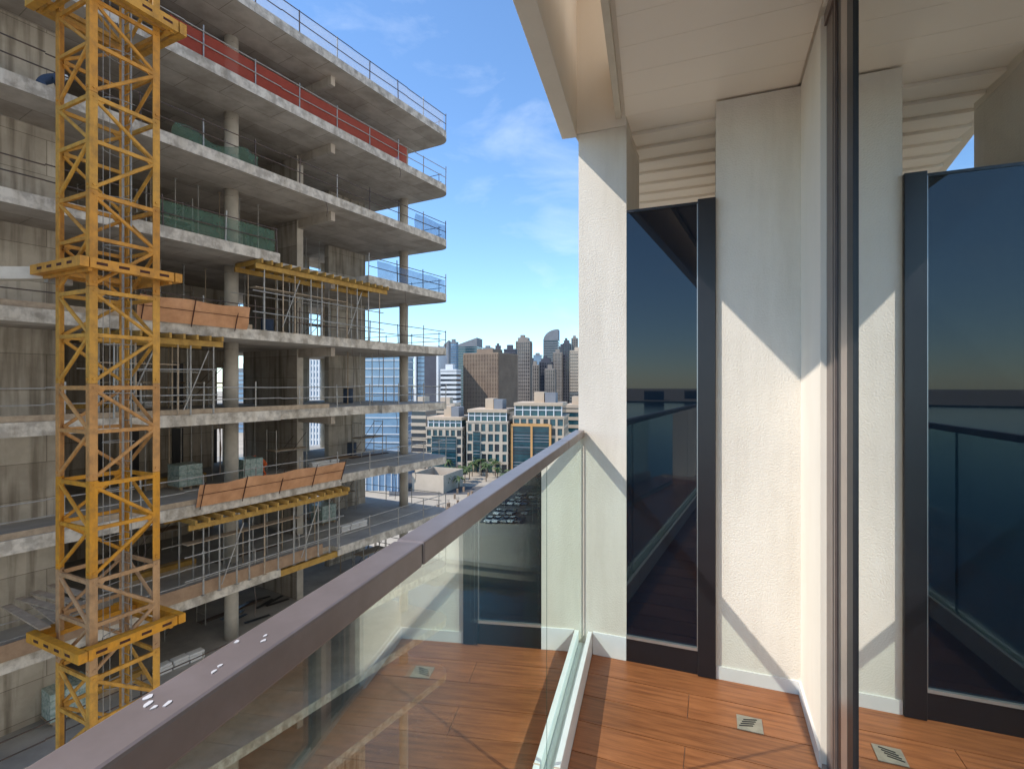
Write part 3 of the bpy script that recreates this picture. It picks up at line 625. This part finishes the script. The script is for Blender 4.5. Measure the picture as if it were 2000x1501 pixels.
# ------------------------------------------------------------------ city
CY = TH-R(12)
def gp(x, d): v = at(x, 750, d); return Vector((v.x, v.y, GZ))
def tower(x0, x1, ytop, d, label, wall, glass, fh=3.6, band=1.2, pil=0, depth=None, yaw=None, cat='tower', crown=None, bw=.25, group='skyline towers'):
    xc = (x0+x1)/2; w_ = (x1-x0)/1000*d*.93; H = CZ+(750-ytop)/1000*d-GZ; dp = depth or w_*.9; p_ = gp(xc, d); yw = CY if yaw is None else yaw
    g = thing('city_tower', label, cat, tuple(p_), yw, group); h = w_/2
    MB().box(-h, h, 0, dp, 0, H).build('glass_body', glass, g)
    mb = MB(); z = 3
    while z < H-1: mb.box(-h-bw, h+bw, -bw, dp+bw, z, z+band); z += fh
    if band: mb.build('floor_bands', wall, g)['kind'] = 'stuff'
    if pil:
        mb = MB()
        for k in range(pil+1):
            x = -h+2*h*k/pil; mb.box(x-.5, x+.5, -bw-.25, .0, 0, H+.5)
        n2 = max(2, int(pil*dp/w_))
        for k in range(n2+1):
            y = dp*k/n2; mb.box(h, h+bw+.25, y-.5, y+.5, 0, H+.5); mb.box(-h-bw-.25, -h, y-.5, y+.5, 0, H+.5)
        mb.build('pilasters', wall, g)['kind'] = 'stuff'
    MB().box(-h-bw, h+bw, -bw, dp+bw, H, H+1.6).build('parapet', wall, g)
    MB().box(-h*.55, h*.4, dp*.25, dp*.75, H+1.6, H+5.5).build('roof_plant', wall, g)
    if crown == 'slope':
        MB().hexa([(-h, 0, H+1.6), (h, 0, H+1.6), (h, dp, H+1.6), (-h, dp, H+1.6), (-h*.8, dp*.2, H+4), (h, 0, H+w_*.38), (h, dp, H+w_*.38), (-h*.8, dp*.8, H+4)]).build('sloped_crown', 'greyclad', g)
    if crown == 'wedge':
        MB().hexa([(-h, 0, H), (h, 0, H), (h, dp, H), (-h, dp, H), (h*.7, 0, H+w_*.9), (h, 0, H+w_*1.0), (h, dp, H+w_*1.0), (h*.7, dp, H+w_*.9)]).build('wedge_crown', 'greyclad', g)
    if crown == 'curve':
        mb = MB(); N = 10; pr = None
        for k in range(N):
            a0, a1 = math.pi/2*k/N, math.pi/2*(k+1)/N; zt0, zt1 = H+w_*.75*math.sin(a0), H+w_*.75*math.sin(a1); xa = h-2*h*math.cos(a0)*.999; xb = h-2*h*math.cos(a1)*.999
            mb.hexa([(xa, 0, H), (xb, 0, H), (xb, dp, H), (xa, dp, H), (xa, 0, zt0+.01), (xb, 0, zt1), (xb, dp, zt1), (xa, dp, zt0+.01)])
        mb.build('curved_crown', 'greyclad', g)
    if crown == 'dome':
        mb = MB(); mb.grid(lambda u, v: (h*math.cos(math.pi*u), dp*v, H+1.6+h*1.0*math.sin(math.pi*u)), 14, 2); mb.build('vaulted_crown', 'greyclad', g)
    if crown == 'step':
        MB().box(-h*.8, h*.7, dp*.1, dp*.9, H+1.6, H+5).build('upper_step', wall, g); MB().box(-h*.5, h*.1, dp*.3, dp*.7, H+5, H+8).build('upper_step', wall, g)
    return g
tower(886, 934, 676, 760, 'blue-green glass tower with a sloping grey roof crown', 'greyclad', 'teal', crown='slope', band=.9)
tower(862, 877, 678, 700, 'slim grey tower with a pointed wedge top', 'greyclad', 'greyclad', crown='wedge', band=0)
tower(877, 892, 669, 720, 'slim glass tower next to the pointed wedge tower', 'greyclad', 'blueglass', band=.9)
tower(897, 981, 692, 430, 'wide brown gridded block under construction with tall scaffold', 'brownclad', 'darkglass', pil=22, band=1.1, depth=34, fh=3.4, yaw=TH-R(28))
tower(859, 893, 724, 400, 'white banded mid-rise slab with dark window strips', 'whiteclad', 'darkglass', band=1.9, fh=3.7)
g = tower(813, 856, 693, 420, 'dark glass block framed by a white portal', 'darkclad', 'blueglass', band=.5, depth=20); 
MB().box(-10.5, -9, -2, 20, 0, 69).build('portal_leg', 'whiteclad', g); MB().box(8.6, 10.3, -2, 20, 0, 69).build('portal_leg', 'whiteclad', g); MB().box(-10.5, 10.3, -2, 20, 69.01, 71).build('portal_top', 'whiteclad', g); MB().box(-2, 8.5, -1.2, -.5, 2, 66).build('dark_face', 'darkclad', g)
tower(983, 1007, 684, 470, 'plain dark grey block beside the brown gridded block', 'darkclad', 'darkclad', band=.8)
tower(942, 961, 680, 900, 'small pale tower with a vaulted top', 'greyclad', 'blueglass', band=.9)
tower(967, 977, 676, 880, 'small dark tower behind the brown block', 'darkclad', 'darkclad', band=0)
tower(1007, 1036, 668, 520, 'tall beige residential tower with stepped crown', 'taupe', 'darkglass', pil=7, band=1.3, crown='step')
tower(1060, 1091, 664, 800, 'tall grey curved tower with a sail-shaped top', 'greyclad', 'darkglass', crown='curve', band=1.3)
tower(1041, 1058, 694, 950, 'hazy blue tower beside the sail-shaped one', 'greyclad', 'blueglass', band=.9)
tower(1037, 1052, 714, 560, 'light grey slim apartment tower in front of the skyline', 'taupe', 'darkglass', pil=4)
tower(1053, 1078, 708, 570, 'dark grey paired apartment tower in front of the sail-shaped tower', 'darkclad', 'darkglass', pil=5, crown='step')
tower(1080, 1098, 690, 600, 'dark brown tower with pale fins left of the cream gridded tower', 'taupe', 'darkglass', pil=6)
tower(1099, 1114, 672, 620, 'tall dark tower topped by a small crane', 'darkclad', 'darkglass', pil=3, crown='step')
tower(1112, 1150, 686, 590, 'cream gridded tower partly hidden by the stucco pier', 'cream2', 'darkglass', pil=9, band=1.5)
tower(936, 946, 688, 860, 'slim dark tower left of the small pale tower', 'darkclad', 'darkglass', band=.8)
tower(992, 1010, 697, 640, 'dark flat-topped tower behind the beige residential tower', 'greyclad', 'darkglass', pil=4)
tower(1028, 1046, 706, 700, 'dark banded tower right of the beige residential tower', 'darkclad', 'darkglass', band=1.3)
tower(1091, 1103, 678, 760, 'slender dark tower between the finned towers', 'darkclad', 'darkglass', pil=3)
tower(1116, 1128, 661, 820, 'tall flat-topped dark tower beside the stucco pier', 'taupe', 'darkglass', pil=3)
tower(1064, 1084, 722, 500, 'taupe mid-rise apartment block in the skyline front row', 'taupe', 'darkglass', pil=5)
tower(700, 784, 694, 250, 'large curved-looking blue glass office block with white floor lines', 'whiteclad', 'blueglass', band=.45, fh=4.0, depth=26, cat='office block', yaw=TH-R(4))
tower(596, 645, 700, 300, 'white gridded apartment block seen through the concrete frame', 'whiteclad', 'blueglass', pil=7, band=1.3, cat='apartment block')
tower(455, 500, 722, 420, 'hazy blue-grey tower seen between round column and shear wall', 'greyclad', 'blueglass', band=1, cat='tower')
tower(645, 700, 722, 420, 'pale block behind the concrete frame', 'whiteclad', 'darkglass', band=1.6, cat='tower')
tower(802, 833, 797, 240, 'beige apartment block with stacked balcony bands', 'cream2', 'darkglass', band=1.5, fh=3.4, cat='apartment block', depth=14)
tower(1104, 1150, 796, 250, 'beige office block half hidden behind the pier', 'cream', 'teal', band=1.6, fh=3.8, cat='office block', depth=20)
tower(845, 890, 792, 330, 'low beige block behind the office buildings', 'cream2', 'darkglass', band=1.6, cat='apartment block')
for k in range(26):                                 # low distant town behind the viewer, mirrored in the dark panel
    a = R(random.uniform(-165, -20)); rr = random.uniform(1350, 1900); h = random.uniform(8, 26); w_ = random.uniform(25, 90)
    o = thing('distant_block', 'low pale building on the far shore behind the balcony', 'building', (rr*math.cos(a), rr*math.sin(a), -38), a, 'low buildings on the far shore')
    MB().box(-14, 14, -w_/2, w_/2, 0, h).build('wall', random.choice(['cream2', 'greyclad', 'taupe']), o); MB().box(-15, 15, -w_/2-1, w_/2+1, h, h+1).build('roof', 'cream2', o)
# office buildings with built facades
def office(x0, x1, ytop, ybase, d, label, wall, cols, rows, curtain=None, accent=None, pent=True):
    xc = (x0+x1)/2; w_ = (x1-x0)/1000*d*.95; zt = CZ+(750-ytop)/1000*d; H = zt-GZ; p_ = gp(xc, d); g = thing('office_building', label, 'office building', tuple(p_), CY, 'cream and teal office buildings'); h = w_/2; dp = 22
    bh = H*.80 if pent else H
    MB().box(-h+.6, h-.6, .6, dp-.6, 0, bh-.2).build('core', 'teal', g)
    fh = (bh-1.2)/rows; cw = w_/cols
    for r_ in range(rows+1):
        z = 1.2+fh*r_-(.55 if r_ else 1.2); t_ = 1.1 if r_ not in (0,) else 1.2
        zz1 = min(z+t_, bh)
        MB().box(-h, h, 0, .599, z, zz1).build('spandrel', wall, g); MB().box(h-.599, h, .6, dp, z, zz1).build('spandrel', wall, g); MB().box(-h, -h+.599, .6, dp, z, zz1).build('spandrel', wall, g)
    for r_ in range(rows):
        z0 = 1.2+fh*r_+.551; z1 = 1.2+fh*(r_+1)-.551
        for c in range(cols+1):
            x = -h+cw*c; pw = random.choice((.35, .45, .7))
            if curtain and curtain[0] < c < curtain[1] and curtain[2] <= r_ < curtain[3]: continue
            MB().box(max(-h, x-pw), min(h, x+pw), 0, .55, z0, z1).build('pier', wall, g)
        for c in range(cols):
            x = -h+cw*c
            MB().box(x+.3, x+cw-.3, .40, .5, z0-.1, z1+.1).build('window', 'teal' if random.random() < .75 else 'darkglass', g)
        for c in range(1, 5): y = dp*c/5; MB().box(h-.55, h, y-.9, y+.9, z0, z1).build('pier', wall, g)
    if curtain:
        xa, xb = -h+cw*curtain[0], -h+cw*curtain[1]; za, zb_ = 1.2+fh*curtain[2]-.4, 1.2+fh*curtain[3]+.3
        MB().box(xa, xb, -.35, -.02, za, zb_).build('curtain_wall', 'teal', g)
        k = int((zb_-za)/1.25)
        for j in range(k+1): z = za+(zb_-za)*j/k; MB().box(xa, xb, -.6, -.351, z-.14, z+.14).build('fin', random.choice(['darkglass', 'teal', 'greyclad']), g)
        if accent:
            for x in (xa-.8, (xa+xb)/2, xb+.1): MB().box(x, x+.9, -.9, -.02 if x != (xa+xb)/2 else -.352, za-.8, zb_+.8).build('accent_post', accent, g) if x != (xa+xb)/2 else MB().box(x, x+.9, -1.0, -.61, za, zb_).build('accent_post', accent, g)
            MB().box(xa+.11, xb+.09, -.9, -.61, zb_+.0, zb_+1.2).build('accent_beam', accent, g); MB().box(xa+.11, xb+.09, -.9, -.61, za-.8, za+.2).build('accent_beam', accent, g)
    MB().box(-h-.15, h+.15, -.15, dp+.15, bh, bh+.7).build('cornice', wall, g)
    if pent:
        MB().box(-h*.94, h*.90, 1.6, dp-2, bh+.7, H-1.3).build('penthouse_glass', 'teal', g)
        for c in range(7): x = -h*.94+h*1.84*c/6; MB().box(x-.2, x+.2, 1.3, 1.59, bh+.7, H-1.3).build('mullion', 'whiteclad', g)
        MB().box(-h*.94, h*.9, 1.35, 1.59, bh+(H-bh)*.48, bh+(H-bh)*.48+.4).build('transom', 'whiteclad', g)
        MB().box(-h*.98, h*.94, .8, dp-1.5, H-1.3, H).build('roof_slab', 'cream', g)
        MB().box(-h*.25, h*.15, 6, 14, H, H+4.6).build('roof_plant', 'cream', g); MB().box(h*.2, h*.62, 5, 13, H, H+4.2).build('roof_plant', 'greyclad', g)
    return g
office(828, 906, 814, 925, 225, 'cream office building with recessed teal curtain wall, beside the beige apartment block', 'cream2', 6, 5, (1, 5, 0, 4))
office(907, 995, 799, 925, 222, 'cream office building with a window grid and narrow teal strip', 'cream2', 6, 5, (1, 2, 1, 4))
office(998, 1104, 786, 925, 219, 'cream office building with orange framed teal curtain wall', 'cream', 7, 6, (0, 5, 0, 5), 'orangeclad')
lw = thing('concrete_shed', 'low roofless concrete walled site enclosure below the city', 'building', tuple(gp(836, 188)), TH-R(20))
for nm, b_ in (('front_wall', (-6.5, 6.5, -.3, 0)), ('side_wall', (6.2, 6.5, .01, 16)), ('back_wall', (-6.5, 6.19, 15.7, 16)), ('side_wall', (-6.5, -6.2, .01, 15.69))): MB().box(*b_, 0, 6.5).build(nm, 'cream2' if nm != 'side_wall' else 'paving', lw)
gb = thing('glass_pavilion', 'small pale glass building seen under the concrete slabs', 'building', tuple(gp(740, 190)), TH-R(6))
MB().box(-10, 10, 0, 12, 0, 7).build('glass_body', 'blueglass', gb); MB().box(-10.4, 10.4, -.4, 12.4, 7, 7.8).build('roof', 'whiteclad', gb)
for k in range(9): MB().box(-10+2.45*k, -9.75+2.45*k, -.25, -.01, 0, 7).build('mullion', 'whiteclad', gb)
# foundation stubs on the sandy plot
for k in range(22):
    x = random.uniform(855, 925); y = random.uniform(958, 1012); d = (CZ-GZ)*1000/(y-750); o = thing('column_stub', 'rebar-topped concrete column stub on the sandy plot', 'column stub', tuple(gp(x, d)), random.uniform(0, 1), 'column stubs on the plot')
    MB().box(-.35, .35, -.35, .35, 0, 1.6).build('stub', 'ply', o)
    for a in (-.25, .25): MB().tube((a, .25, 1.6), (a, .25, 2.7), .04, 5).build('rebar', 'darksteel', o)
# palms
def palm(loc, h, lab):
    g = thing('palm_tree', lab, 'palm', tuple(loc), random.uniform(0, 6), 'street palms'); MB().tube((0, 0, 0), (.15, 0, h*.5), .22, 7, .18).tube((.15, 0, h*.5), (.1, .1, h), .18, 7, .15).build('trunk', 'trunk', g)
    mb = MB()
    for k in range(20):
        a = 2*math.pi*k/20+random.uniform(-.1, .1); el = random.uniform(-.2, .9); Lf = random.uniform(2.2, 3.1); pr = None
        for j in range(6):
            t = j/5; r_ = Lf*t; z = h+math.sin(el)*r_-1.25*t*t*Lf*.55; w_ = .34*math.sin(math.pi*min(.98, t*.9+.08)); c, s_ = math.cos(a), math.sin(a)
            l_, rr_ = Vector((.1+c*r_-s_*w_, .1+s_*r_+c*w_, z-.12)), Vector((.1+c*r_+s_*w_, .1+s_*r_-c*w_, z-.12)); m_ = Vector((.1+c*r_, .1+s_*r_, z))
            if pr:
                k0 = len(mb.v); mb.v += [tuple(q_) for q_ in (*pr, l_, m_, rr_)]; mb.f += [(k0, k0+3, k0+4, k0+1), (k0+1, k0+4, k0+5, k0+2)]; mb.m += [0, 0]
            pr = (l_, m_, rr_)
    mb.build('crown', 'leaf', g)
for k in range(20):
    x = 868+k*6.6+random.uniform(-3, 3); y = random.choice((928, 934, 941, 955))+random.uniform(-2, 2); palm(gp(x, (CZ-GZ)*1000/(y-750)), random.uniform(4.5, 7.5), 'date palm in the street planting before the cream office buildings')
um = thing('parasol', 'bright red parasol on the pavement before the office buildings', 'parasol', tuple(gp(891, 224)))
MB().tube((0, 0, 0), (0, 0, 2.6), .06, 6).build('pole', 'darksteel', um); MB().tube((0, 0, 2.4), (0, 0, 3.6), 2.4, 8, .1).build('canopy', 'red', um)
# cars
def car_proto():
    g = thing('parked_car', 'parked car', 'car', group='cars in the waterside car park')
    prof = [(-2.2, .35), (-2.2, .8), (-1.9, .95), (-1.2, 1.0), (1.0, .98), (2.1, .78), (2.25, .55), (2.2, .35)]
    def ext(pr, w_, nm, m_, inset=0):
        k = len(pr); mb = MB(); mb.v = [(x, -w_+(inset if z > 1.2 else 0), z) for x, z in pr]+[(x, w_-(inset if z > 1.2 else 0), z) for x, z in pr]
        mb.f = [tuple(range(k)), tuple(reversed(range(k, 2*k)))]+[((i+1) % k, i, k+i, k+(i+1) % k) for i in range(k)]; mb.m = [0]*len(mb.f); return mb.build(nm, m_, g)
    ext(prof, .9, 'body', 'car0'); ext([(-1.8, .96), (-1.2, 1.42), (.35, 1.42), (1.15, .985)], .8, 'glasshouse', 'autoglass', .14); ext([(-1.2, 1.421), (-1.1, 1.48), (.25, 1.48), (.36, 1.421)], .68, 'roof', 'car0', .04)
    for x in (-1.35, 1.4):
        for y in (-.82, .82): MB().tube((x, y-.1, .33), (x, y+.1, .33), .33, 12).build('wheel', 'tyre', g)
    return g
cp = car_proto(); first = True
cn = ['white', 'pale beige', 'black', 'grey', 'dark red', 'dark blue']
for r_, (ya, n) in enumerate(((972, 7), (984, 8), (1003, 9), (1018, 5))):
    for k in range(n):
        if random.random() < .12: continue
        x = 1000-r_*14+k*14.5+random.uniform(-2, 2); d = (CZ-GZ)*1000/(ya-750); ci = random.choice([0, 0, 0, 1, 2, 3, 3, 4, 5])
        if first: c = cp; first = False; kids = list(cp.children)
        else:
            c = cp.copy(); COL.objects.link(c); kids = []
            for ch in list(cp.children): q_ = ch.copy(); COL.objects.link(q_); q_.parent = c; kids.append(q_)
        c.location = gp(x, d)+Vector((0, 0, .02)); c.rotation_euler = (0, 0, TH+R(66)+(math.pi if random.random() < .5 else 0)); c['label'] = cn[ci]+' car parked in the waterside car park'
        for ch in kids:
            if ch.name.split('.')[0] in ('body', 'roof'):
                ch.data = ch.data.copy(); ch.data.materials[0] = M['car%d' % ci]
for k, (x, y) in enumerate(((1012, 985), (1040, 1030), (985, 1015), (948, 1022))):
    g = thing('lamp_post', 'slim street lamp post beside the waterside car park', 'lamp post', tuple(gp(x, (CZ-GZ)*1000/(y-750))), TH, 'lamp posts by the car park')
    MB().tube((0, 0, 0), (0, 0, 8), .09, 6, .06).build('pole', 'galv', g); MB().box(-.1, 1.3, -.1, .1, 8, 8.12).build('arm', 'galv', g)
